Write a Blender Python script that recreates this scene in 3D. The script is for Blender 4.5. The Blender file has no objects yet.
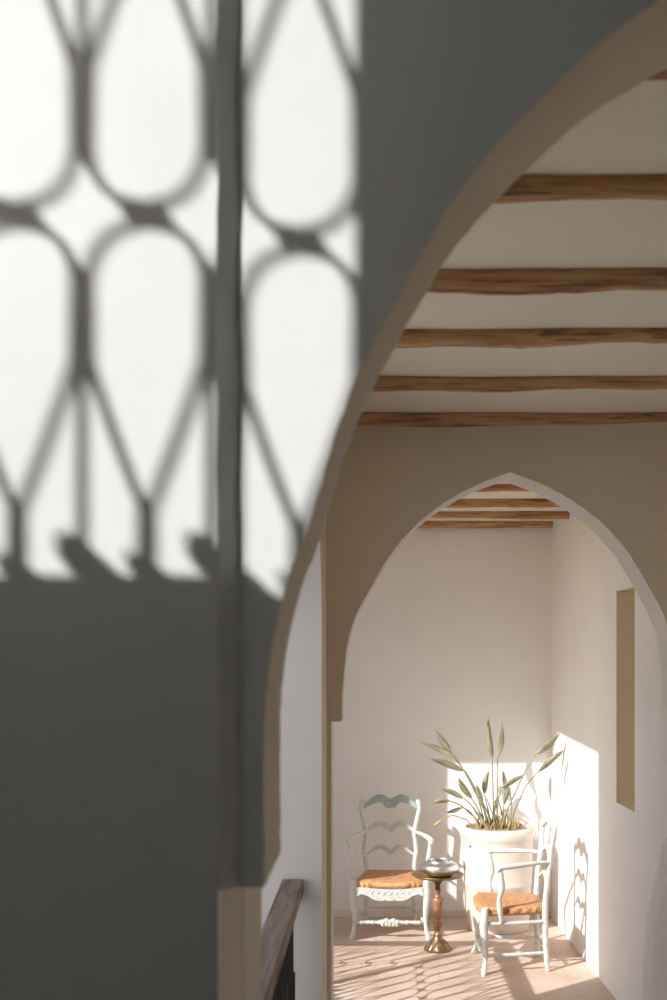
import bpy, bmesh, math, random
from mathutils import Vector, Matrix
from mathutils.geometry import tessellate_polygon
random.seed(7)
SKY = .26
sc = bpy.context.scene
col = sc.collection
PI = math.pi
F, VX, VY, EYE = 1150.0, 376.0, 650.0, 2.15      # lens in pixels of the 667x1000 frame, horizon, eye height

# ------------------------------------------------------------------ materials
def newmat(name):
    m = bpy.data.materials.new(name); m.use_nodes = True
    nt = m.node_tree
    return m, nt, nt.nodes['Principled BSDF']

def ramp(nt, stops):
    r = nt.nodes.new('ShaderNodeValToRGB')
    els = r.color_ramp.elements
    while len(els) < len(stops): els.new(0.5)
    for e, (p, c) in zip(els, stops):
        e.position = p; e.color = (*c, 1)
    return r

def coords(nt, scale=(1, 1, 1), kind='Object', rot=(0, 0, 0)):
    t = nt.nodes.new('ShaderNodeTexCoord'); mp = nt.nodes.new('ShaderNodeMapping')
    mp.inputs['Scale'].default_value = scale; mp.inputs['Rotation'].default_value = rot
    nt.links.new(t.outputs[kind], mp.inputs['Vector'])
    return mp.outputs['Vector']

def noise(nt, vec, scale, detail=4, rough=0.55):
    n = nt.nodes.new('ShaderNodeTexNoise')
    n.inputs['Scale'].default_value = scale; n.inputs['Detail'].default_value = detail
    n.inputs['Roughness'].default_value = rough
    nt.links.new(vec, n.inputs['Vector'])
    return n.outputs['Fac']

def bump(nt, b, fac, strength, dist):
    bp = nt.nodes.new('ShaderNodeBump')
    bp.inputs['Strength'].default_value = strength; bp.inputs['Distance'].default_value = dist
    nt.links.new(fac, bp.inputs['Height']); nt.links.new(bp.outputs['Normal'], b.inputs['Normal'])

def plaster(name, c0, c1, rough=0.75, sc1=1.6, b=0.25):
    m, nt, p = newmat(name)
    v = coords(nt)
    n1 = noise(nt, v, sc1, 6)
    r = ramp(nt, [(0.3, c0), (0.7, c1)])
    nt.links.new(n1, r.inputs['Fac']); nt.links.new(r.outputs['Color'], p.inputs['Base Color'])
    p.inputs['Roughness'].default_value = rough
    n2 = noise(nt, v, 9, 6, 0.6)
    bump(nt, p, n2, b, 0.01)
    return m

def mottled(name, c0, c1, scale=20, rough=0.5, metal=0.0, b=0.0, stretch=(1, 1, 1), lo=0.35, hi=0.65):
    m, nt, p = newmat(name)
    v = coords(nt, stretch)
    n1 = noise(nt, v, scale, 5)
    r = ramp(nt, [(lo, c0), (hi, c1)])
    nt.links.new(n1, r.inputs['Fac']); nt.links.new(r.outputs['Color'], p.inputs['Base Color'])
    p.inputs['Roughness'].default_value = rough; p.inputs['Metallic'].default_value = metal
    if b: bump(nt, p, n1, b, 0.003)
    return m

def woodmat(name, dark, mid, light, axis=0, rough=0.7, s=1.0):
    m, nt, p = newmat(name)
    st = [16 * s, 16 * s, 16 * s]; st[axis] = 1.3 * s
    v = coords(nt, st)
    n1 = noise(nt, v, 1.6, 7, 0.65)
    r = ramp(nt, [(0.28, dark), (0.48, mid), (0.72, light)])
    nt.links.new(n1, r.inputs['Fac'])
    st2 = [40 * s, 40 * s, 40 * s]; st2[axis] = 2.0 * s
    n2 = noise(nt, coords(nt, st2), 1.0, 3)
    r2 = ramp(nt, [(0.33, (0.25, 0.22, 0.2)), (0.42, (1, 1, 1))])
    nt.links.new(n2, r2.inputs['Fac'])
    mx = nt.nodes.new('ShaderNodeMix'); mx.data_type = 'RGBA'; mx.blend_type = 'MULTIPLY'
    mx.inputs['Factor'].default_value = 0.8
    nt.links.new(r.outputs['Color'], mx.inputs['A']); nt.links.new(r2.outputs['Color'], mx.inputs['B'])
    nt.links.new(mx.outputs['Result'], p.inputs['Base Color'])
    p.inputs['Roughness'].default_value = rough
    bump(nt, p, n1, 0.5, 0.01)
    return m

M = {}
M['wall'] = plaster('white_lime_plaster', (0.80, 0.78, 0.765), (0.84, 0.825, 0.81))
M['tan'] = plaster('warm_shade_plaster', (0.715, 0.625, 0.475), (0.765, 0.675, 0.53))  # lime plaster with the gallery's warm shade put into its colour
M['skirt'] = plaster('dusty_skirting_plaster', (0.70, 0.635, 0.565), (0.77, 0.72, 0.665), 0.8, 6)
M['near'] = plaster('white_polished_plaster', (0.775, 0.787, 0.775), (0.825, 0.837, 0.83), 0.6, 2.5, 0.12)
M['ceil'] = plaster('ceiling_plaster', (0.77, 0.725, 0.595), (0.81, 0.77, 0.645))
M['beam'] = woodmat('rough_beam_wood', (0.14, 0.062, 0.025), (0.45, 0.24, 0.11), (0.66, 0.41, 0.21), 0, s=1.5)
M['rail'] = woodmat('weathered_rail_wood', (0.10, 0.075, 0.05), (0.24, 0.18, 0.125), (0.40, 0.31, 0.22), 1)
M['iron'] = mottled('black_iron', (0.012, 0.012, 0.013), (0.022, 0.022, 0.023), 30, 0.55)
M['paint'] = mottled('chalky_pale_paint', (0.44, 0.46, 0.415), (0.60, 0.615, 0.575), 26, 0.6, b=0.15, lo=0.3, hi=0.5)
M['crest'] = mottled('sage_blue_paint', (0.27, 0.36, 0.34), (0.36, 0.45, 0.43), 12, 0.6)
M['crestlit'] = mottled('sunlit_crest_paint', (0.46, 0.53, 0.545), (0.58, 0.64, 0.65), 14, 0.6)  # crest paint with sunlight put into its colour
M['slat'] = mottled('sage_paint', (0.40, 0.43, 0.37), (0.52, 0.55, 0.49), 16, 0.6)
M['brass'] = mottled('worn_brass', (0.20, 0.115, 0.04), (0.42, 0.27, 0.11), 22, 0.36, 0.85)
M['darkbrass'] = mottled('dark_brass', (0.06, 0.03, 0.015), (0.14, 0.08, 0.04), 22, 0.4, 0.6)
M['basebrass'] = mottled('dull_brass', (0.13, 0.085, 0.045), (0.30, 0.21, 0.115), 25, 0.42, 0.6)
M['copper'] = mottled('turned_copper_wood', (0.15, 0.065, 0.03), (0.42, 0.205, 0.105), 18, 0.38, 0.15)
M['silver'] = mottled('dull_silver', (0.66, 0.69, 0.71), (0.82, 0.84, 0.85), 9, 0.33, 1.0)
M['pot'] = plaster('cream_pot_glaze', (0.62, 0.55, 0.485), (0.68, 0.615, 0.55), 0.7, 3, 0.3)
M['soil'] = mottled('dry_soil', (0.30, 0.22, 0.15), (0.46, 0.36, 0.26), 40, 0.95, b=0.6)
M['stem'] = mottled('pale_green_stem', (0.19, 0.195, 0.115), (0.32, 0.315, 0.20), 10, 0.55)
M['leaf'] = mottled('grey_green_leaf', (0.19, 0.19, 0.11), (0.34, 0.335, 0.21), 9, 0.5)
M['dryleaf'] = mottled('straw_dry_leaf', (0.36, 0.20, 0.08), (0.60, 0.42, 0.22), 14, 0.7)
M['brownleaf'] = mottled('browning_leaf', (0.25, 0.19, 0.10), (0.40, 0.36, 0.24), 8, 0.6)
M['grey'] = plaster('sky_block_plaster', (0.50, 0.53, 0.51), (0.58, 0.61, 0.59))  # dull grey so the added enclosure bounces little light
M['hole'] = mottled('dark_hole', (0.02, 0.015, 0.01), (0.05, 0.04, 0.03), 20, 0.9)
M['stone'] = plaster('courtyard_stone', (0.50, 0.42, 0.33), (0.60, 0.51, 0.41), 0.85, 0.8)

# floor : pinkish clay tiles with faint joints
def floor_mat():
    m, nt, p = newmat('clay_floor')
    v = coords(nt)
    n1 = noise(nt, v, 2.2, 7, 0.65)
    r = ramp(nt, [(0.28, (0.46, 0.345, 0.255)), (0.52, (0.575, 0.45, 0.36)), (0.75, (0.67, 0.55, 0.465))])
    nt.links.new(n1, r.inputs['Fac'])
    br = nt.nodes.new('ShaderNodeTexBrick')
    br.offset = 0.0
    br.inputs['Color1'].default_value = (1, 1, 1, 1); br.inputs['Color2'].default_value = (0.97, 0.965, 0.96, 1)
    br.inputs['Mortar'].default_value = (0.90, 0.88, 0.86, 1)
    br.inputs['Scale'].default_value = 1.0
    br.inputs['Brick Width'].default_value = 0.42; br.inputs['Row Height'].default_value = 0.42
    br.inputs['Mortar Size'].default_value = 0.006
    nt.links.new(v, br.inputs['Vector'])
    mx = nt.nodes.new('ShaderNodeMix'); mx.data_type = 'RGBA'; mx.blend_type = 'MULTIPLY'
    mx.inputs['Factor'].default_value = 1
    nt.links.new(r.outputs['Color'], mx.inputs['A']); nt.links.new(br.outputs['Color'], mx.inputs['B'])
    nt.links.new(mx.outputs['Result'], p.inputs['Base Color'])
    p.inputs['Roughness'].default_value = 0.62
    bump(nt, p, n1, 0.15, 0.01)
    return m
M['floor'] = floor_mat()

def rush_mat():
    m, nt, p = newmat('woven_rush')
    v = coords(nt)
    # rush strands: fold |x| against |y| so the four wedges run their own way
    sep = nt.nodes.new('ShaderNodeSeparateXYZ'); nt.links.new(v, sep.inputs[0])
    def mth(op, a, b=None):
        n = nt.nodes.new('ShaderNodeMath'); n.operation = op
        nt.links.new(a, n.inputs[0])
        if b is not None:
            if isinstance(b, float): n.inputs[1].default_value = b
            else: nt.links.new(b, n.inputs[1])
        return n.outputs[0]
    ax = mth('ABSOLUTE', sep.outputs['X']); ay = mth('ABSOLUTE', sep.outputs['Y'])
    ax2 = mth('MULTIPLY', ax, 0.82)
    mxm = mth('MAXIMUM', ax2, ay)          # strands run square round the middle
    s = mth('SINE', mth('MULTIPLY', mxm, 560.0))
    n1 = noise(nt, v, 45, 4)
    sm = mth('ADD', mth('MULTIPLY', s, 0.22), n1)
    r = ramp(nt, [(0.25, (0.30, 0.13, 0.05)), (0.5, (0.56, 0.285, 0.125)), (0.8, (0.68, 0.40, 0.20))])
    nt.links.new(sm, r.inputs['Fac']); nt.links.new(r.outputs['Color'], p.inputs['Base Color'])
    p.inputs['Roughness'].default_value = 0.75
    bump(nt, p, s, 0.5, 0.003)
    return m
M['rush'] = rush_mat()

def cloth_mat():
    m, nt, p = newmat('white_muslin')
    n1 = noise(nt, coords(nt), 60, 2)
    r = ramp(nt, [(0.3, (0.86, 0.85, 0.84)), (0.7, (0.91, 0.90, 0.89))])
    nt.links.new(n1, r.inputs['Fac']); nt.links.new(r.outputs['Color'], p.inputs['Base Color'])
    p.inputs['Roughness'].default_value = 0.9
    tl = nt.nodes.new('ShaderNodeBsdfTranslucent'); tl.inputs['Color'].default_value = (.9, .89, .88, 1)
    tr = nt.nodes.new('ShaderNodeBsdfTransparent')
    m1 = nt.nodes.new('ShaderNodeMixShader'); m1.inputs[0].default_value = .45
    m2 = nt.nodes.new('ShaderNodeMixShader'); m2.inputs[0].default_value = .35
    nt.links.new(p.outputs[0], m1.inputs[1]); nt.links.new(tl.outputs[0], m1.inputs[2])
    nt.links.new(m1.outputs[0], m2.inputs[1]); nt.links.new(tr.outputs[0], m2.inputs[2])
    nt.links.new(m2.outputs[0], nt.nodes['Material Output'].inputs['Surface'])
    return m
M['cloth'] = cloth_mat()

# ------------------------------------------------------------------ object helpers
def link(name, bm, mat, parent=None, smooth=True, loc=None, recalc=True):
    if recalc: bmesh.ops.recalc_face_normals(bm, faces=bm.faces[:])
    me = bpy.data.meshes.new(name); bm.to_mesh(me); bm.free()
    if smooth is True:
        for f in me.polygons: f.use_smooth = True
    me.materials.append(M[mat] if isinstance(mat, str) else mat)
    o = bpy.data.objects.new(name, me); col.objects.link(o)
    if parent: o.parent = parent
    if loc: o.location = loc
    return o

def smooth_by_angle(o, deg=40):
    me = o.data
    for f in me.polygons: f.use_smooth = True
    try: me.set_sharp_from_angle(angle=math.radians(deg))
    except Exception: pass
    return o

def structure(o):
    o['kind'] = 'structure'; return o

def thing(name, label, cat, loc=(0, 0, 0), rz=0, group=None):
    o = bpy.data.objects.new(name, None); col.objects.link(o)
    o.empty_display_size = 0.1
    o.location = loc; o.rotation_euler = (0, 0, rz)
    return tag(o, label, cat, group)

def tag(o, label, cat, group=None):
    o['label'] = label; o['category'] = cat
    if group: o['group'] = group
    return o

def copy_tree(o, parent=None):
    c = o.copy(); col.objects.link(c)
    if parent: c.parent = parent
    for ch in [x for x in list(o.children)]: copy_tree(ch, c)
    return c

def second_material(o, mat, test):
    o.data.materials.append(M[mat])
    for f in o.data.polygons:
        if test(f): f.material_index = 1

def add_box(bm, a, b, bev=0.0):
    x0, y0, z0 = a; x1, y1, z1 = b
    vs = [bm.verts.new(p) for p in ((x0,y0,z0),(x1,y0,z0),(x1,y1,z0),(x0,y1,z0),(x0,y0,z1),(x1,y0,z1),(x1,y1,z1),(x0,y1,z1))]
    fs = [bm.faces.new([vs[i] for i in q]) for q in ((0,3,2,1),(4,5,6,7),(0,1,5,4),(1,2,6,5),(2,3,7,6),(3,0,4,7))]
    if bev:
        es = list({e for f in fs for e in f.edges})
        bmesh.ops.bevel(bm, geom=es, offset=bev, segments=2, affect='EDGES')

def add_prism(bm, poly, axis, a, b):
    """poly in the plane square to axis ('x': (y,z), 'y': (x,z), 'z': (x,y)), extruded from a to b"""
    def P(p, t):
        if axis == 'x': return (t, p[0], p[1])
        if axis == 'y': return (p[0], t, p[1])
        return (p[0], p[1], t)
    va = [bm.verts.new(P(p, a)) for p in poly]; vb = [bm.verts.new(P(p, b)) for p in poly]
    n = len(poly)
    for tri in tessellate_polygon([[Vector((p[0], p[1], 0)) for p in poly]]):
        bm.faces.new([va[i] for i in tri]); bm.faces.new([vb[i] for i in tri[::-1]])
    for i in range(n):
        j = (i + 1) % n
        bm.faces.new((va[i], vb[i], vb[j], va[j]))

def crom(pts, n=6):
    """Catmull-Rom through tuples of any length"""
    out = []
    P = [pts[0]] + list(pts) + [pts[-1]]
    for i in range(1, len(P) - 2):
        p0, p1, p2, p3 = P[i-1], P[i], P[i+1], P[i+2]
        for k in range(n):
            t = k / n
            out.append(tuple(0.5 * (2*b + (c - a)*t + (2*a - 5*b + 4*c - d)*t*t + (3*b - a - 3*c + d)*t**3) for a, b, c, d in zip(p0, p1, p2, p3)))
    out.append(tuple(pts[-1]))
    return out

def add_tube(bm, pts, seg=10, closed=False, squash=1.0, n=6):
    """pts: (x,y,z,r); smooth swept tube with caps"""
    if n > 1 and not closed: pts = crom(pts, n)
    P = [Vector(p[:3]) for p in pts]; R = [p[3] for p in pts]
    N = len(P)
    rings = []; prev = None
    for i in range(N):
        if closed: t = P[(i+1) % N] - P[i-1]
        else: t = P[min(i+1, N-1)] - P[max(i-1, 0)]
        t.normalize()
        if prev is None:
            ref = Vector((0, 0, 1)) if abs(t.z) < 0.9 else Vector((1, 0, 0))
            u = t.cross(ref).normalized()
        else:
            u = (prev - t * prev.dot(t))
            u = u.normalized() if u.length > 1e-6 else t.orthogonal().normalized()
        prev = u; w = t.cross(u)
        rings.append([bm.verts.new(P[i] + (u*math.cos(2*PI*k/seg) + w*squash*math.sin(2*PI*k/seg))*R[i]) for k in range(seg)])
    m = N if closed else N - 1
    for i in range(m):
        a, b = rings[i], rings[(i+1) % N]
        for k in range(seg):
            bm.faces.new((a[k], a[(k+1) % seg], b[(k+1) % seg], b[k]))
    if not closed:
        bm.faces.new(rings[0][::-1]); bm.faces.new(rings[-1])

def add_lathe(bm, prof, seg=40, center=(0, 0, 0), mod=None, axis='z'):
    rings = []
    for (r, z) in prof:
        ring = []
        for k in range(seg):
            a = 2*PI*k/seg
            rr = r * (mod(a, z) if mod else 1)
            p = (rr*math.cos(a), rr*math.sin(a), z)
            if axis == 'x': p = (z, rr*math.cos(a), rr*math.sin(a))
            ring.append(bm.verts.new((p[0]+center[0], p[1]+center[1], p[2]+center[2])))
        rings.append(ring)
    for a, b in zip(rings, rings[1:]):
        for k in range(seg):
            bm.faces.new((a[k], a[(k+1) % seg], b[(k+1) % seg], b[k]))
    bm.faces.new(rings[0][::-1]); bm.faces.new(rings[-1])

def interp(tab, x):
    if x <= tab[0][0]: return tab[0][1]
    for (a, va), (b, vb) in zip(tab, tab[1:]):
        if x <= b:
            t = (x - a) / (b - a) if b > a else 0
            return va + (vb - va)*t
    return tab[-1][1]

# ------------------------------------------------------------------ camera
cam = bpy.data.cameras.new('camera'); co = bpy.data.objects.new('camera', cam); col.objects.link(co)
cam.sensor_width = 36; cam.lens = F/1000*36
cam.shift_x = -(VX - 333.5)/1000; cam.shift_y = (VY - 500)/1000
co.location = (0, 0, EYE); co.rotation_euler = (PI/2, 0, 0)
cam.clip_start = 0.05; cam.clip_end = 200
cam.dof.use_dof = True; cam.dof.focus_distance = 8.3; cam.dof.aperture_fstop = 4.2
sc.camera = co

def at(px, py, d):
    return Vector(((px - VX)*d/F, d, EYE + (VY - py)*d/F))

# ------------------------------------------------------------------ the setting
XI, XO = -0.215, -0.48        # inner and outer plane of the arcade on the left
ZC = 3.178                    # ceiling
IMP = 1.83                    # impost height
YN, TN = 1.55, 0.27           # near arch wall
YM, TM = 5.15, 0.27           # middle arch wall
YE = 9.26                     # end wall
YW = 7.36                     # railing line of the wing that turns off to the left
def xr(y): return 1.41 + (YE - y)*0.030

# floor
bm = bmesh.new()
add_box(bm, (XO, YN, -0.25), (2.3, YE+0.3, 0)); add_box(bm, (-2.1, -1.85, -0.25), (2.3, YN, 0)); add_box(bm, (-3.4, YW-0.09, -0.25), (XO, YE+0.3, 0))
structure(link('floor', bm, 'floor', smooth=False))
# ceiling over both bays and over the wing
bm = bmesh.new()
add_box(bm, (XO, 1.75, ZC), (2.0, YE+0.3, ZC+0.3)); add_box(bm, (-3.4, 7.42, ZC), (XO, YE+0.3, ZC+0.3))
structure(link('ceiling', bm, 'ceil', smooth=False))
# edge lintels of the L-shaped roof
bm = bmesh.new()
add_box(bm, (XO, 5.95, 3.14), (XO+0.2, 7.42, ZC+0.01)); add_box(bm, (-3.4, 7.42, 3.14), (XO+0.2, 7.62, ZC+0.01))
structure(link('trim_1', bm, 'wall', smooth=False))
# right wall, a little out of square, with a tall slit niche
bm = bmesh.new()
ya, yb, za, zb = 6.62, 7.06, 1.215, 2.512
def rw(y, z, d=0.0): return (xr(y) + d, y, z)
ys = [-1.6, ya, yb, YE+0.3]; zs = [0, za, zb, 4.42]
g = {(i, j): bm.verts.new(rw(ys[i], zs[j])) for i in range(4) for j in range(4)}
for i in range(3):
    for j in range(3):
        if (i, j) != (1, 1): bm.faces.new((g[i, j], g[i+1, j], g[i+1, j+1], g[i, j+1]))
q = {(i, j): bm.verts.new(rw(ys[i], zs[j], 0.27)) for i in (1, 2) for j in (1, 2)}
for (a, b) in (((1,1),(2,1)), ((2,1),(2,2)), ((2,2),(1,2)), ((1,2),(1,1))):
    bm.faces.new((g[a], g[b], q[b], q[a]))
bm.faces.new((q[1,1], q[2,1], q[2,2], q[1,2]))
bk = [bm.verts.new(rw(y, z, 0.45)) for (y, z) in ((ys[0],0),(ys[3],0),(ys[3],zs[3]),(ys[0],zs[3]))]
bm.faces.new(bk)
rim = [g[0,0],g[1,0],g[2,0],g[3,0],g[3,1],g[3,2],g[3,3],g[2,3],g[1,3],g[0,3],g[0,2],g[0,1]]
bm.faces.new((bk[0], bk[1], g[3,0], g[2,0], g[1,0], g[0,0])); bm.faces.new((bk[1], bk[2], g[3,3], g[3,2], g[3,1], g[3,0]))
bm.faces.new((bk[2], bk[3], g[0,3], g[1,3], g[2,3], g[3,3])); bm.faces.new((bk[3], bk[0], g[0,0], g[0,1], g[0,2], g[0,3]))
wr = structure(link('wall_right', bm, 'wall', smooth=False))
second_material(wr, 'tan', lambda f: ya - .01 < f.center.y < yb + .01 and za - .01 < f.center.z < zb + .01 and f.center.x - xr(f.center.y) > .05)  # niche recess coloured darker to paint in the shade inside it
# end wall
bm = bmesh.new(); add_box(bm, (-3.4, YE, -0.2), (1.9, YE+0.3, ZC+0.2))
structure(link('wall_end', bm, 'wall', smooth=False))
bm = bmesh.new(); add_box(bm, (-3.4, YE-.006, 0), (xr(YE)-.002, YE, .055), .002)
structure(link('baseboard_end', bm, 'skirt', smooth=False))
# wing's outer end and pillar
bm = bmesh.new(); add_box(bm, (-3.7, YW-0.1, -0.2), (-3.4, YE+0.3, ZC+0.2))
structure(link('wall_wing', bm, 'wall', smooth=False))
bm = bmesh.new(); add_box(bm, (-2.60, 7.42, 0), (-1.455, 7.70, 1.95)); add_box(bm, (-2.60, 7.42, 1.95), (-1.635, 7.70, 3.15))
structure(link('trim_2', bm, 'wall', smooth=False))

def arch_wall(name, y0, t, left, right, xa, xb, outl, outr, top, mat, lining=None):
    """wall square to the gallery; outer corners xa..xb, pointed arch stepped in on imposts"""
    inner = [(outl, 0), (outl, IMP)]
    cl = crom(left, 10); cr = crom(right, 10)
    rng = random.Random(3)
    jit = lambda p: (p[0] + rng.uniform(-.0012, .0012), p[1] + rng.uniform(-.0012, .0012))
    inner += [jit(p) for p in cl] + [jit(p) for p in cr[::-1][1:]] + [(outr, IMP), (outr, 0)]
    bm = bmesh.new()
    poly = [(xa, 0)] + inner + [(xb, 0), (xb, top), (xa, top)]
    add_prism(bm, poly, 'y', y0, y0+t)
    o = link(name, bm, mat)
    smooth_by_angle(o, 30)
    if lining: second_material(o, lining, lambda f: abs(f.normal.y) < .5)
    return structure(o)

# middle arch
L2 = [(-.153, IMP), (-.148, 2.0), (-.112, 2.244), (-.0045, 2.463), (.105, 2.63), (.25, 2.77), (.42, 2.875), (.60, 2.947)]
R2 = [(1.353, IMP), (1.348, 2.0), (1.312, 2.244), (1.2045, 2.463), (1.095, 2.63), (.95, 2.77), (.78, 2.875), (.60, 2.947)]
arch_wall('wall_middle', YM, TM, L2, R2, XO, 1.62, -.2, 1.40, ZC+.02, 'tan', 'wall')  # front coloured as warm shade, arch lining left white as the lit side
# near arch
L1 = [(-.150, IMP), (-.152, 1.95), (-.148, 2.10), (-.125, 2.225), (-.089, 2.325), (-.028, 2.514), (.07, 2.70), (.1455, 2.812), (.264, 2.934), (.377, 3.023), (.60, 3.14)]
R1 = [(1.2 - x, z) for (x, z) in L1]
arch_wall('wall_near', YN, TN, L1, R1, -1.95, 2.3, -.209, 1.40, 4.42, 'near', 'tan')  # arch lining coloured browner to paint in warm bounce light
# left panel standing 25 mm proud of the near wall, its edge chamfered above the impost
bm = bmesh.new()
def wob(z, s): return 0.0016*math.sin(z*23 + s) + 0.0011*math.sin(z*57 + 2*s)
zsn = [IMP + (4.4 - IMP)*i/60 for i in range(61)]
secs = []
for z in zsn:
    secs.append([bm.verts.new(p) for p in ((-1.9, YN-.025, z), (-.2105 + wob(z, 0)*.6, YN-.025, z), (-.186 + wob(z, 1), YN, z), (-1.9, YN, z))])
for a, b in zip(secs, secs[1:]):
    for k in range(4):
        bm.faces.new((a[k], a[(k+1) % 4], b[(k+1) % 4], b[k]))
bm.faces.new(secs[0][::-1]); bm.faces.new(secs[-1])
add_box(bm, (-1.9, YN-.025, 0), (-.209, YN, IMP))
structure(link('wall_left', bm, 'near', smooth=False))

# arcade on the left : first pier, arched opening, second pier
bm = bmesh.new()
def skew(y): return -.209 - .0035*(y - 2.1)
arc = [(4.6, 2.0), (4.6, 2.22), (4.55, 2.42), (4.35, 2.676), (4.08, 2.86), (3.75, 2.99), (3.35, 3.06)]
near = [(2.1, 2.0), (2.1, 2.22), (2.15, 2.42), (2.35, 2.676), (2.62, 2.86), (2.95, 2.99), (3.35, 3.06)]
ca, cn = crom(arc, 6), crom(near, 6)
poly = [(YN+TN-.02, 0), (2.1, 0)] + cn + ca[::-1][1:] + [(4.6, 0), (5.95, 0), (5.95, ZC+.02), (YN+TN-.02, ZC+.02)]
add_prism(bm, poly, 'x', XO, XI)
for v in bm.verts:
    if v.co.x > XI - .01: v.co.x = skew(v.co.y)
o = link('wall_arcade', bm, 'wall'); smooth_by_angle(o, 30); structure(o)
second_material(o, 'tan', lambda f: f.normal.x > .8)  # inner face coloured for the gallery's warm, dim bounce light

# unseen wall added to keep sun off the first bay, with railed opening
OX0, OX1, OZ0, OZ1 = -2.75, -1.197, 3.229, 4.75
bm = bmesh.new()
y0, y1 = 0.42, 0.58
add_box(bm, (-6.5, y0, -3), (-3.6, y1, 7.2)); add_box(bm, (-3.6, y0, -3), (OX0, y1, 5.0)); add_box(bm, (OX1, y0, 0), (-.62, y1, 5.0))
add_box(bm, (OX0, y0, -3), (OX1, y1, OZ0)); add_box(bm, (OX0, y0, OZ1), (OX1, y1, 5.0))
structure(link('sun_block_wall', bm, 'near', smooth=False))
# unseen enclosure added behind the viewer to keep sky light off the near wall
bm = bmesh.new(); add_box(bm, (-.9, -1.85, -.2), (2.3, -1.6, 4.4))
structure(link('sky_block_back', bm, 'grey', smooth=False))
bm = bmesh.new(); add_box(bm, (-.78, -1.6, -.2), (-.62, 0.58, 4.4))
add_box(bm, (-2.1, .58, -.2), (-1.9, YN+TN, 4.4)); structure(link('sky_block_side', bm, 'near', smooth=False))
bm = bmesh.new(); add_box(bm, (-.78, -1.85, 4.4), (2.3, 0.58, 4.6)); add_box(bm, (-1.9, .58, 4.4), (2.3, YN+TN, 4.6))
structure(link('sky_block_ceiling', bm, 'grey', smooth=False))
# courtyard ground far below
bm = bmesh.new(); add_box(bm, (-14, -6, -3.3), (XO, 14, -3.0))
structure(link('floor_courtyard', bm, 'stone', smooth=False))

# ------------------------------------------------------------------ ceiling beams
def beam(x0, x1, y, zbot, r, seed, label):
    rng = random.Random(seed)
    bm = bmesh.new()
    n = 46; seg = 14; rings = []
    ph = [rng.uniform(0, 6.28) for _ in range(6)]
    for i in range(n+1):
        t = i/n; x = x0 + (x1 - x0)*t
        dy = .012*math.sin(2.6*x + ph[0]) + .004*math.sin(9*x + ph[1])
        dz = .007*math.sin(2.1*x + ph[2]) + .003*math.sin(11*x + ph[3])
        rr = r*(1 + .07*math.sin(3.7*x + ph[4]) + .035*math.sin(13*x + ph[5]))
        ring = []
        for k in range(seg):
            a = 2*PI*k/seg
            w = rr*(1 + .05*math.sin(3*a + ph[1] + x*1.7) + .03*rng.uniform(-1, 1))
            # flattened where it was hewn
            ring.append(bm.verts.new((x, y + dy + w*math.cos(a)*1.05, zbot + r + dz + w*max(-.93, min(.95, math.sin(a))))))
        rings.append(ring)
    for a, b in zip(rings, rings[1:]):
        for k in range(seg):
            bm.faces.new((a[k], a[(k+1) % seg], b[(k+1) % seg], b[k]))
    bm.faces.new(rings[0][::-1]); bm.faces.new(rings[-1])
    for _ in range(7):     # knots
        x = rng.uniform(x0+.1, x1-.1); a = rng.uniform(PI, 1.6*PI)
        for ring in rings:
            for v in ring:
                d = (v.co - Vector((x, y + r*math.cos(a), zbot + r + r*math.sin(a)))).length
                if d < .035: v.co += Vector((0, math.cos(a), math.sin(a)))*.006*(1 - d/.035)
    o = link('ceiling_beam', bm, 'beam')
    return tag(o, label, 'beam', 'rough log beams under the plaster ceiling')

front = [(2.02, 68, .036, 'rough brown ceiling beam nearest the front arch, only its end peeping out'),
         (2.53, 198, .036, 'dark knotty ceiling beam, second back from the large front arch'),
         (3.15, 287, .040, 'thick cracked ceiling beam, third back from the large front arch'),
         (3.71, 341.5, .033, 'slim pale brown ceiling beam, fourth back from the large front arch'),
         (4.34, 387, .031, 'thin ceiling beam, next to last before the second arch wall'),
         (5.00, 423.5, .033, 'ceiling beam lying hard against the second arch wall')]
for i, (y, py, r, lab) in enumerate(front):
    beam(-.20, xr(y)+.02, y, EYE + (VY - py)*(y - .03)/F, r, 10+i, lab)
back = [(7.16, 493, .036, 'short-looking ceiling beam highest under the point of the second arch'),
        (7.84, 506.5, .036, 'brown ceiling beam second from the top inside the second arch'),
        (8.55, 518, .034, 'pale ceiling beam third from the top inside the second arch'),
        (9.205, 528, .04, 'dark red-brown ceiling beam lying along the end wall')]
for i, (y, py, r, lab) in enumerate(back):
    beam(-.3 if y < 7.3 else -1.2, xr(y)+.015, y, EYE + (VY - py)*(y - .03)/F, r, 30+i, lab)

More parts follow.
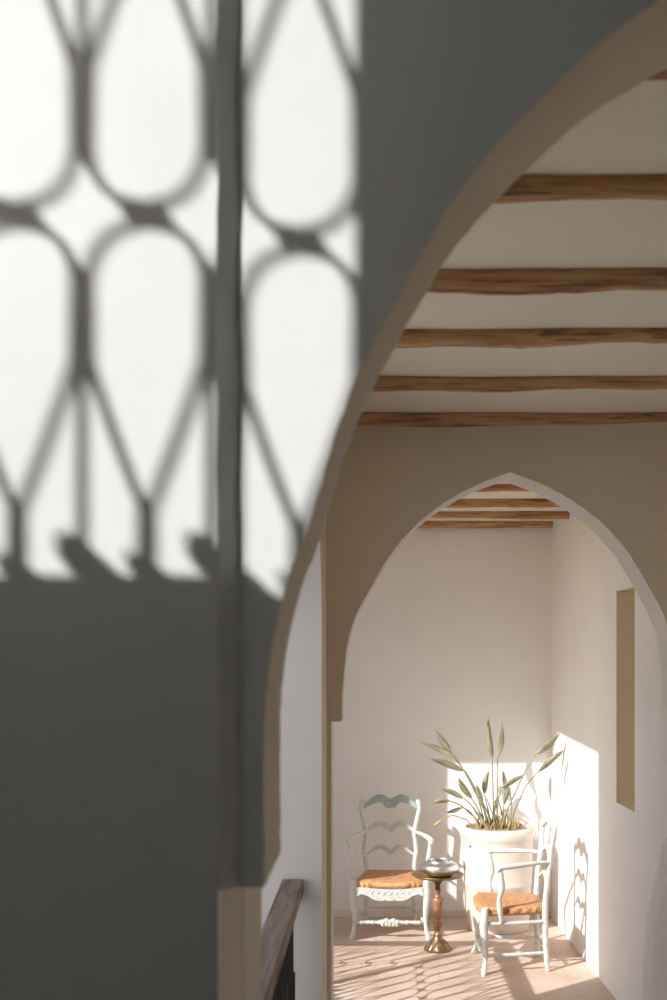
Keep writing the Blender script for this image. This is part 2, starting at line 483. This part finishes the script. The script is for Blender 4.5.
# ------------------------------------------------------------------ wrought iron railings
U, HALF = .172, .50          # one teardrop wide, node to bottom
def teardrop(bm, x, zc, s):
    h = [(0, -.012), (.040, -.022), (.068, -.052), (.0795, -.10), (.080, -.15), (.074, -.20), (.040, -.30), (.011, -.375), (.004, -.395)]
    pts = [(x + a, 0, zc + s*b, .0058) for a, b in h] + [(x - a, 0, zc + s*b, .0058) for a, b in h[::-1]]
    dense = crom(pts, 3)
    add_tube(bm, dense, 6, n=1)
def unit_bm():
    bm = bmesh.new()
    zc = HALF + .06
    for s in (1, -1):
        teardrop(bm, 0, zc, s)
        add_tube(bm, [(0, 0, zc - s*.385, .0095), (0, 0, zc - s*.44, .010), (0, 0, zc - s*HALF, .007)], 6, n=1)   # stem under the point
        add_tube(bm, [(U/2, 0, zc - s*.075, .012), (U/2, 0, zc - s*.21, .013)], 6, n=1)               # collar that ties two drops
        add_tube(bm, [(U/2, 0, zc - s*.18, .006), (U/2, 0, zc - s*HALF, .006)], 6, n=1)               # straight bar
    # low leaf on the straight bar
    add_tube(bm, [(U/2 + .045, 0, .065, .008), (U/2 + .018, 0, .085, .024), (U/2 - .012, 0, .118, .018), (U/2 - .006, 0, .135, .005)], 6, n=3)
    add_tube(bm, [(.040, 0, .065, .006), (.012, 0, .078, .017), (-.014, 0, .098, .012), (-.012, 0, .112, .004)], 6, n=3)
    add_tube(bm, [(-.024, 0, zc, .011), (.024, 0, zc, .011)], 6, n=1)                                       # collar at the node
    return bm
unit_me = None
def railing(name, n, label, hand=True, length=None, hw=.048):
    """local: runs along +x from 0, stands at z=0"""
    global unit_me
    t = thing(name, label, 'railing', group=None)
    Lr = length or n*U
    bm = bmesh.new(); add_box(bm, (0, -.012, .045), (Lr, .012, .065)); link('bottom_rail', bm, 'iron', t, False)
    bm = bmesh.new(); add_box(bm, (0, -.012, 1.055), (Lr, .012, 1.075)); link('top_rail', bm, 'iron', t, False)
    off = (Lr - n*U)/2
    for i in range(n):
        if unit_me is None:
            o = link('scroll', unit_bm(), 'iron', t); unit_me = o.data
        else:
            o = bpy.data.objects.new('scroll', unit_me); col.objects.link(o); o.parent = t
        o.location = (off + (i + .5)*U, 0, 0)
    if hand:
        bm = bmesh.new(); add_box(bm, (0, -hw, 1.075), (Lr, hw, hand), .004)
        h = link('handrail', bm, 'rail' if False else M['handrail'], t, False)
    return t
M['handrail'] = woodmat('weathered_handrail_wood', (0.115, 0.085, 0.055), (0.26, 0.19, 0.13), (0.42, 0.32, 0.225), 0, 0.7)

RX = -.362
bm = bmesh.new(); add_box(bm, (XO, 2.09, 0), (-.24, 4.61, .104))
structure(link('trim_3', bm, 'wall', smooth=False))
r1 = railing('railing', 14, 'black iron railing with weathered wooden handrail, running up to the white pier at left', 1.13, 2.51, .043)
r1.location = (RX+.030, 2.09, .105); r1.rotation_euler = (0, 0, PI/2)
r2 = railing('railing', 8, 'iron railing beyond the second arch, hidden behind the pier beside the chairs', 1.13, YW - 5.96)
r2.location = (RX, 5.95, 0); r2.rotation_euler = (0, 0, PI/2)
bm = bmesh.new(); add_box(bm, (RX-.022, YW-.022, 0), (RX+.022, YW+.022, 1.13))
link('corner_post', bm, 'iron', r2, False).matrix_world = Matrix.Identity(4)
bpy.context.view_layer.update()
cp = [c for c in r2.children if c.name.startswith('corner_post')][0]
cp.matrix_parent_inverse = Matrix.Identity(4); cp.location = (YW - 5.95, 0, 0)
for v in cp.data.vertices: v.co -= Vector((RX, YW, 0))
cp.rotation_euler = (0, 0, 0)
r3 = railing('railing', 8, 'iron railing of the side wing, casting scroll shadows on the floor by the left chair', 1.13, 1.85 + RX - .055)
r3.location = (-1.85, YW, 0)
r4 = railing('railing', 9, 'iron scroll railing in the upper opening, casting the teardrop shadows on the front wall', False, -OX0 + OX1)
r4.location = (OX0, .5, 0)
# align one node of the upper railing with the node of the shadow
SX, SZ = 1/.83, .86/.83
node_x = (147 - VX)*1.525/F - 1.025*SX; node_z = EYE + (VY - 215)*1.525/F - (-1.025*SZ)
k = round((node_x - OX0)/U - .5)
for c in r4.children:
    if c.name.startswith('scroll'): c.location.x += node_x - OX0 - (k + .5)*U - ((-OX0 + OX1) - 9*U)/2
r4.location.z = node_z - HALF - .06

# ------------------------------------------------------------------ ladder-back armchairs
def make_chair(label):
    t = thing('ladderback_armchair', label, 'chair', group='painted ladder-back armchairs')
    for s in (-1, 1):
        bm = bmesh.new()
        add_tube(bm, [(s*.284, -.220, 0, .020), (s*.284, -.220, .012, .022), (s*.270, -.208, .07, .015), (s*.262, -.203, .16, .018), (s*.270, -.212, .26, .025),
                      (s*.276, -.218, .33, .028), (s*.270, -.212, .40, .026), (s*.268, -.208, .435, .022), (s*.268, -.208, .442, .012)], 12)
        link('front_leg', bm, 'paint', t)
        bm = bmesh.new()
        add_tube(bm, [(s*.196, .222, 0, .015), (s*.192, .212, .10, .018), (s*.188, .205, .30, .020), (s*.188, .203, .43, .020), (s*.190, .208, .50, .018), (s*.203, .216, .58, .020),
                      (s*.194, .226, .665, .017), (s*.190, .236, .735, .020), (s*.207, .244, .82, .018), (s*.226, .255, .90, .019), (s*.222, .262, .952, .020), (s*.207, .265, .978, .012)], 12)
        link('rear_post', bm, 'paint', t)
        bm = bmesh.new()      # arm and its curved support
        add_tube(bm, [(s*.192, .232, .728, .014), (s*.222, .17, .732, .016), (s*.268, .06, .728, .020), (s*.300, -.055, .722, .024), (s*.306, -.112, .716, .024), (s*.302, -.128, .690, .017)], 10, squash=.8)
        link('arm', bm, 'paint', t)
        bm = bmesh.new()
        add_tube(bm, [(s*.301, -.112, .715, .015), (s*.299, -.106, .65, .019), (s*.290, -.098, .58, .021), (s*.281, -.116, .50, .015), (s*.274, -.112, .45, .020), (s*.268, -.104, .38, .014), (s*.262, -.10, .34, .010)], 10)
        link('arm_support', bm, 'paint', t)
        bm = bmesh.new()      # side rail under the seat and stretcher
        add_tube(bm, [(s*.268, -.205, .335, .012), (s*.232, 0, .332, .015), (s*.19, .203, .335, .012)], 8)
        link('side_rail', bm, 'paint', t)
        bm = bmesh.new()
        add_tube(bm, [(s*.264, -.203, .125, .010), (s*.23, 0, .122, .014), (s*.192, .208, .125, .010)], 8)
        link('side_stretcher', bm, 'paint', t)
    # wavy slats
    def slat(name, zt, zb, y, halfw, lean, th, mat):
        bm = bmesh.new(); n = 48
        fr = []; bk = []
        for i in range(n+1):
            x = -halfw + 2*halfw*i/n; u = abs(x)/halfw
            yy = y - .025*(1 - u*u)*-1          # slight bow to the rear
            a, b = interp(zb, u), interp(zt, u)
            f = [bm.verts.new((x, yy - th/2 + (z - b)*lean, z)) for z in (a, b)]
            g_ = [bm.verts.new((x, yy + th/2 + (z - b)*lean, z)) for z in (a, b)]
            fr.append(f); bk.append(g_)
        for i in range(n):
            bm.faces.new((fr[i][0], fr[i+1][0], fr[i+1][1], fr[i][1]))
            bm.faces.new((bk[i][0], bk[i][1], bk[i+1][1], bk[i+1][0]))
            bm.faces.new((fr[i][1], fr[i+1][1], bk[i+1][1], bk[i][1]))
            bm.faces.new((fr[i][0], bk[i][0], bk[i+1][0], fr[i+1][0]))
        for i in (0, n): bm.faces.new((fr[i][0], fr[i][1], bk[i][1], bk[i][0]))
        o = link(name, bm, mat, t); smooth_by_angle(o, 40)
        return o
    def curve(tab):      # smooth through the points, cusp kept at the middle
        return sorted(crom(tab, 6))
    c = slat('crest_rail', curve([(0, .980), (.12, .996), (.27, 1.012), (.42, 1.018), (.58, 1.008), (.8, .972), (1, .940)]),
             curve([(0, .912), (.16, .914), (.22, .930), (.32, .952), (.44, .958), (.62, .946), (.82, .925), (1, .905)]), .258, .215, .10, .024, 'crest')
    c['label'] = 'blue-grey painted crest rail with a double hump'
    sl_u = [(0, .778), (.14, .794), (.28, .809), (.42, .813), (.6, .802), (.8, .774), (1, .742)]
    sl_l = [(0, .720), (.14, .742), (.28, .763), (.42, .771), (.6, .763), (.8, .742), (1, .716)]
    slat('back_slat', curve(sl_u), curve(sl_l), .241, .196, .10, .016, 'slat')
    slat('back_slat', curve([(u, z - .185) for u, z in sl_u]), curve([(u, z - .174) for u, z in sl_l]), .221, .192, .12, .016, 'slat')
    # rush seat: a padded trapezium
    bm = bmesh.new(); nx, ny = 20, 16
    top = {}; bot = {}
    for i in range(nx+1):
        for j in range(ny+1):
            u = -1 + 2*i/nx; v = -1 + 2*j/ny
            hw = .268 + (.196 - .268)*(v + 1)/2
            e = max(abs(u), abs(v)); edge = max(0, (e - .82)/.18)
            y = -.232 + (v + 1)*.5*.446
            dip = .012*(1 - u*u)*(1 - v*v)
            bulge = 1 + .02*(1 - v*v)
            front_bow = -.020*(1 - u*u)*max(0, -v) + .020*max(0, abs(u) - .6)/.4*max(0, -v)
            z = .446 - dip - .020*edge**2 + .006*(1 - min(abs(u), abs(v)))*0
            hw *= 1 - .05*max(0, abs(v) - .55)/.45
            top[i, j] = bm.verts.new((u*hw*bulge, y + front_bow, z))
            bot[i, j] = bm.verts.new((u*hw*bulge*.985, y + front_bow*.9, (.374 + .020*edge**2)))
    for i in range(nx):
        for j in range(ny):
            bm.faces.new((top[i,j], top[i+1,j], top[i+1,j+1], top[i,j+1])); bm.faces.new((bot[i,j], bot[i,j+1], bot[i+1,j+1], bot[i+1,j]))
    for i in range(nx):
        for j in (0, ny): bm.faces.new((top[i,j], bot[i,j], bot[i+1,j], top[i+1,j]))
    for j in range(ny):
        for i in (0, nx): bm.faces.new((top[i,j], top[i,j+1], bot[i,j+1], bot[i,j]))
    s_ = link('seat', bm, 'rush', t); s_['label'] = 'orange-tan woven rush seat'
    # scalloped apron
    bm = bmesh.new()
    low = [(0, .296), (.05, .291), (.10, .297), (.16, .300), (.20, .294), (.36, .293), (.50, .305), (.66, .328), (.85, .345), (1, .322)]
    poly = [(-.25 + .5*i/60, interp(low, abs(-1 + 2*i/60))) for i in range(61)] + [(.25, .392), (-.25, .392)]
    add_prism(bm, poly, 'y', -.236, -.214)
    for k in range(-3, 4):      # carved sprays on the face
        for (dx, z, r) in ((0, .335, .012), (.014, .348, .008), (-.014, .348, .008)):
            x = k*.045 + dx
            bmesh.ops.create_icosphere(bm, subdivisions=2, radius=r, matrix=Matrix.Translation((x, -.235, z + .012 - abs(k)*-.003)) @ Matrix.Scale(.45, 4, (0, 1, 0)))
    o = link('apron', bm, 'paint', t); smooth_by_angle(o, 35)
    # turned front stretcher with a carved middle
    bm = bmesh.new()
    prof = []
    half = [(.0, .022), (.05, .022), (.07, .020), (.075, .012), (.085, .018), (.095, .012), (.12, .013), (.125, .017), (.135, .017), (.14, .012), (.17, .015), (.205, .012), (.21, .017), (.22, .017), (.225, .011), (.262, .010)]
    prof = [(r, -x) for x, r in half[::-1]] + [(r, x) for x, r in half[1:]]
    add_lathe(bm, prof, 12, (0, -.205, .127), axis='x')
    for k in range(-2, 3):
        bmesh.ops.create_icosphere(bm, subdivisions=2, radius=.022, matrix=Matrix.Translation((k*.026, -.210, .127 + .012*(1 if k % 2 else .2))))
        bmesh.ops.create_icosphere(bm, subdivisions=2, radius=.017, matrix=Matrix.Translation((k*.026, -.210, .112)))
    link('front_stretcher', bm, 'paint', t)
    bm = bmesh.new()
    add_tube(bm, [(-.19, .210, .142, .009), (0, .212, .142, .012), (.19, .210, .142, .009)], 8)
    link('rear_stretcher', bm, 'paint', t)
    bm = bmesh.new()
    add_tube(bm, [(-.19, .205, .375, .010), (0, .206, .375, .013), (.19, .205, .375, .010)], 8)
    link('rear_rail', bm, 'paint', t)
    return t
chair = make_chair('pale painted ladder-back armchair with rush seat facing us, left of the little table')
chair.location = (.108, 8.745, 0); chair.rotation_euler = (0, 0, math.radians(-1))
chair2 = copy_tree(chair)
chair2['label'] = 'pale painted ladder-back armchair seen side-on, turned to the table in front of the pot'
for ch in chair2.children:
    if ch.name.startswith('crest_rail'):
        ch.data = ch.data.copy(); ch.data.materials[0] = M['crestlit']; ch['label'] = 'blue-grey painted crest rail, colour lightened for the sun on it'
chair2.location = (.925, 7.885, 0); chair2.rotation_euler = (0, 0, math.radians(-90 + 1))

# ------------------------------------------------------------------ little pedestal table and silver bowl
tx, ty = .442, 8.24
t = thing('pedestal_table', 'small round brass-topped pedestal table with turned copper column between the two chairs', 'table', (tx, ty, 0))
bm = bmesh.new()
add_lathe(bm, [(.02, .50), (.05, .503), (.12, .518), (.165, .528), (.186, .540), (.188, .545), (.184, .548), (.168, .541), (.12, .534), (.02, .532)], 56)
link('table_top', bm, 'brass', t)
bm = bmesh.new()
add_lathe(bm, [(.030, .10), (.030, .118), (.022, .125), (.020, .14), (.027, .165), (.034, .195), (.034, .205), (.027, .212), (.024, .225), (.033, .262), (.036, .285), (.030, .292), (.032, .300),
               (.036, .345), (.039, .372), (.032, .377), (.022, .385), (.020, .42), (.024, .432), (.016, .44)], 24)
link('column', bm, 'copper', t)
bm = bmesh.new()
add_lathe(bm, [(.016, .435), (.019, .44), (.017, .47), (.026, .478), (.024, .486), (.045, .498), (.062, .508)], 24)
link('neck', bm, 'darkbrass', t)
bm = bmesh.new()
lobe = lambda a, z: 1 + .13*abs(math.cos(4*a))*(1 if z < .07 else .4)
add_lathe(bm, [(.086, 0), (.089, .008), (.084, .022), (.073, .04), (.058, .06), (.043, .078), (.033, .092), (.028, .108), (.020, .112)], 96, mod=lobe)
link('base', bm, 'basebrass', t)
bm = bmesh.new()
add_lathe(bm, [(.05, 0), (.08, .003), (.105, .016), (.130, .040), (.138, .058), (.134, .074), (.116, .092), (.092, .101), (.088, .108), (.092, .112), (.090, .116), (.082, .113), (.080, .103), (.098, .085), (.120, .060), (.110, .030), (.04, .012)], 56)
o = link('silver_bowl', bm, 'silver', loc=(tx + .012, ty - .01, .5345))
tag(o, 'round silver bowl with in-turned rim, standing on the pedestal table', 'bowl')

# ------------------------------------------------------------------ big cream pot and its plant
px_, py_ = .942, 8.90
pt = thing('potted_plant', 'large cream plant pot with tall grey-green spoon-leaved plant, in the corner behind the chairs', 'potted plant', (px_, py_, 0))
bm = bmesh.new()
add_lathe(bm, [(.228, 0), (.239, .01), (.254, .20), (.260, .345), (.264, .352), (.264, .366), (.261, .373), (.266, .50), (.269, .64), (.268, .690),
               (.271, .697), (.277, .712), (.279, .740), (.276, .760), (.268, .776), (.258, .785), (.248, .786), (.243, .776), (.241, .74), (.238, .66)], 72)
link('pot', bm, 'pot', pt)
bm = bmesh.new()
hv = Vector((-.222 , -.150, .615)); d = Vector((hv.x, hv.y, 0)).normalized()
c0 = d*.266
add_tube(bm, [(c0.x, c0.y, .655, .008), (c0.x + d.x*.0085, c0.y + d.y*.0085, .655, .008)], 12, n=1)
o = link('drain_hole', bm, 'hole', pt)
bm = bmesh.new()
add_lathe(bm, [(.2395, .66), (.241, .762), (.20, .770), (.12, .776), (.01, .774)], 40)
link('soil', bm, 'soil', pt)

def stalk_and_blade(base, neck, tip, width, mat='leaf', dy=0.0, bow=0.0, fold=.45, stalk_r=.0058, roll=0.0):
    """pixel positions of stalk foot, blade foot and blade tip; dy pushes the leaf away from the pot's middle"""
    D = py_
    b = at(base[0], base[1], D + dy*.25); nk = at(neck[0], neck[1], D + dy*.7); tp = at(tip[0], tip[1], D + dy)
    O = Vector((px_, py_, 0))
    b -= O; nk -= O; tp -= O
    b.z = .77
    mid = (b + nk)*.5
    side = (nk - b).cross(Vector((0, 1, 0))).normalized()
    mid += side*bow
    bm = bmesh.new()
    add_tube(bm, [(*b, stalk_r*1.5), (*((b + mid)*.5 + side*bow*.5), stalk_r*1.1), (*mid, stalk_r), (*((mid + nk)*.5 + side*bow*.4), stalk_r*.9), (*nk, stalk_r*.8)], 7, n=5)
    st = link('stem', bm, 'stem' if mat != 'dryleaf' else 'dryleaf', pt)
    ax = (tp - nk); Lb = ax.length; ax.normalize()
    s = ax.cross(Vector((0, 1, 0))).normalized(); nrm = s.cross(ax)
    s, nrm = s*math.cos(roll) + nrm*math.sin(roll), nrm*math.cos(roll) - s*math.sin(roll)
    bm = bmesh.new(); n = 18; m = 8; rows = []
    for i in range(n+1):
        t_ = i/n
        w = 1.2*width*(math.sin(PI*min(1, t_*1.06)**.8)**.75 if 0 < t_ < .94 else 0)
        w = max(w, .0012)
        row = []
        for j in range(m+1):
            v = -1 + 2*j/m
            p = nk + ax*Lb*t_ + s*v*w*.78 + nrm*(abs(v)**1.3*w*fold*1.7) + s*.022*math.sin(PI*t_)*(1 if roll >= 0 else -1)*.6
            row.append(bm.verts.new(p))
        rows.append(row)
    for i in range(n):
        for j in range(m):
            bm.faces.new((rows[i][j], rows[i][j+1], rows[i+1][j+1], rows[i+1][j]))
    bl = link('leaf_blade', bm, mat, st, recalc=False)
    md = bl.modifiers.new('thickness', 'SOLIDIFY'); md.thickness = .0025; md.offset = 0
    if mat == 'brownleaf': bl['label'] = 'browning leaf blade'
    return st

def Z4(x, y): return (410 + x/3.924, 710 + y/3.924)
B = lambda x: (x, 829)
leaves = [
 ((494), Z4(160,165), Z4(98,75), .028, 'brownleaf', -.10, -.02, .5, .2),
 ((491), Z4(182,190), Z4(38,122), .024, 'leaf', -.22, -.015, .7, .5),
 ((489), Z4(216,238), Z4(74,189), .026, 'leaf', -.12, -.02, .6, -.4),
 ((494), Z4(322,187), Z4(307,28), .025, 'leaf', .05, 0, .5, .3),
 ((497), Z4(343,183), Z4(362,42), .023, 'leaf', -.05, 0, .8, 1.0),
 ((501), Z4(494,172), Z4(594,86), .025, 'leaf', -.35, .02, .8, .8),
 ((513), Z4(503,242), Z4(610,155), .024, 'leaf', -.45, .045, .7, .4),
 ((499), Z4(360,304), Z4(458,250), .021, 'leaf', -.14, .02, .7, .5),
 ((512), Z4(396,342), Z4(364,230), .022, 'leaf', .12, 0, .5, .1),
 ((486), Z4(242,347), Z4(189,263), .026, 'brownleaf', -.16, -.01, .5, .1),
 ((482), Z4(210,346), Z4(122,310), .022, 'leaf', -.05, -.025, .5, -.3),
 ((480), Z4(155,356), Z4(90,366), .020, 'brownleaf', -.18, -.035, .5, -.2),
 ((479), Z4(206,382), Z4(140,402), .017, 'leaf', -.08, -.025, .5, .2),
 ((492), Z4(292,330), Z4(311,235), .024, 'leaf', .14, 0, .5, .2),
 ((487), Z4(283,372), Z4(262,292), .025, 'leaf', -.2, -.006, .6, .4),
 ((506), Z4(368,372), Z4(398,300), .018, 'leaf', -.1, .01, .5, .3),
 ((500), Z4(330,402), Z4(352,330), .014, 'leaf', .15, .0, .5, .3),
]
for (bx, nk, tp, w, mt, dy, bow, fold, roll) in leaves:
    stalk_and_blade(B(bx), nk, tp, w, mt, dy, bow, fold, roll=roll)
# the drooping pale flower head at lower left
stalk_and_blade(B(472), Z4(130,425), Z4(74,458), .010, 'dryleaf', -.15, -.05, .4, stalk_r=.005)
# bare older stems
for bx, (x, y) in ((484, (262, 330)), (496, (300, 345)), (508, (372, 385)), (489, (240, 372)), (503, (345, 345))):
    D = py_ + random.uniform(-.12, .12)
    b = at(bx, 829, D) - Vector((px_, py_, 0)); b.z = .77
    e = at(*Z4(x, y), D) - Vector((px_, py_, 0))
    bm = bmesh.new(); add_tube(bm, [(*b, .008), (*((b + e)*.5 + Vector((.01, 0, 0))), .006), (*e, .003)], 7)
    link('stem', bm, 'stem', pt)
# dry straw clump round the foot
bm = bmesh.new()
for i in range(95):
    a = random.uniform(0, 2*PI); r = random.uniform(0, .13)
    x, y = r*math.cos(a)*1.4 - .0, r*math.sin(a)
    h = random.uniform(.03, .10)
    lx, ly = random.uniform(-.03, .03), random.uniform(-.03, .03)
    add_tube(bm, [(x, y, .77, .007), (x + lx*.5, y + ly*.5, .775 + h*.5, .006), (x + lx, y + ly, .775 + h, .001)], 5, n=1)
o = link('dry_leaf_bases', bm, 'dryleaf', pt); o['label'] = 'straw-coloured dry leaf bases'; o['kind'] = 'stuff'

# ------------------------------------------------------------------ white curtain hanging behind the second arch
bm = bmesh.new(); nu, nv = 90, 40; rows = []
far_edge = [(.02, 6.28), (.427, 6.25), (.747, 6.16), (.926, 6.03), (1.136, 5.89), (1.21, 5.79), (1.255, 5.72), (1.32, 5.62), (1.5, 5.57), (2.45, 5.57)]
def lin(tab, z):
    for (a, va), (b, vb) in zip(tab, tab[1:]):
        if z <= b: return va + (vb - va)*(z - a)/(b - a)
    return tab[-1][1]
for i in range(nv+1):
    z = .02 + 2.40*i/nv
    yf = lin(far_edge, z); yn_ = 5.46
    row = []
    for j in range(nu+1):
        u = j/nu
        amp = .008*min(1, max(.25, (1.45 - z)/.6))
        fold = math.sin(u*2*PI*5.5 + .5*math.sin(z*1.4)) + .3*math.sin(u*2*PI*13 + 1)
        y = yn_ + (yf - yn_)*u
        row.append(bm.verts.new((xr(y) - .052 - .045*(1 - u) + amp*fold, y, z)))
    rows.append(row)
for i in range(nv):
    for j in range(nu):
        bm.faces.new((rows[i][j], rows[i][j+1], rows[i+1][j+1], rows[i+1][j]))
cu = link('curtain', bm, 'cloth')
tag(cu, 'sheer white gathered curtain falling in folds by the right wall behind the second arch', 'curtain')

# ------------------------------------------------------------------ light
sun = bpy.data.lights.new('sun', 'SUN'); so = bpy.data.objects.new('sun', sun); col.objects.link(so)
d = Vector((1, .83, -.86)).normalized()
so.rotation_euler = d.to_track_quat('-Z', 'Y').to_euler()
so.location = (-6, -5, 8)
sun.energy = 5.8; sun.color = (1.0, .985, .97); sun.angle = math.radians(.53)
w = bpy.data.worlds.new('sky'); sc.world = w; w.use_nodes = True
bg = w.node_tree.nodes['Background']
sky = w.node_tree.nodes.new('ShaderNodeTexSky')
sky.sky_type = 'NISHITA'; sky.sun_disc = False
sky.sun_elevation = math.radians(33.5); sky.sun_rotation = math.atan2(-1, -.83)
sky.air_density = 1.0; sky.dust_density = 1.6; sky.ozone_density = 1.0
w.node_tree.links.new(sky.outputs['Color'], bg.inputs['Color'])
bg.inputs['Strength'].default_value = SKY

sc.view_settings.view_transform = 'Standard'; sc.view_settings.look = 'None'
sc.view_settings.gamma = 1; sc.view_settings.use_curve_mapping = False
sc.view_settings.exposure = 0
sc.cycles.max_bounces = 14; sc.cycles.diffuse_bounces = 10
sc.cycles.use_denoising = True
sc.cycles.sample_clamp_indirect = 6
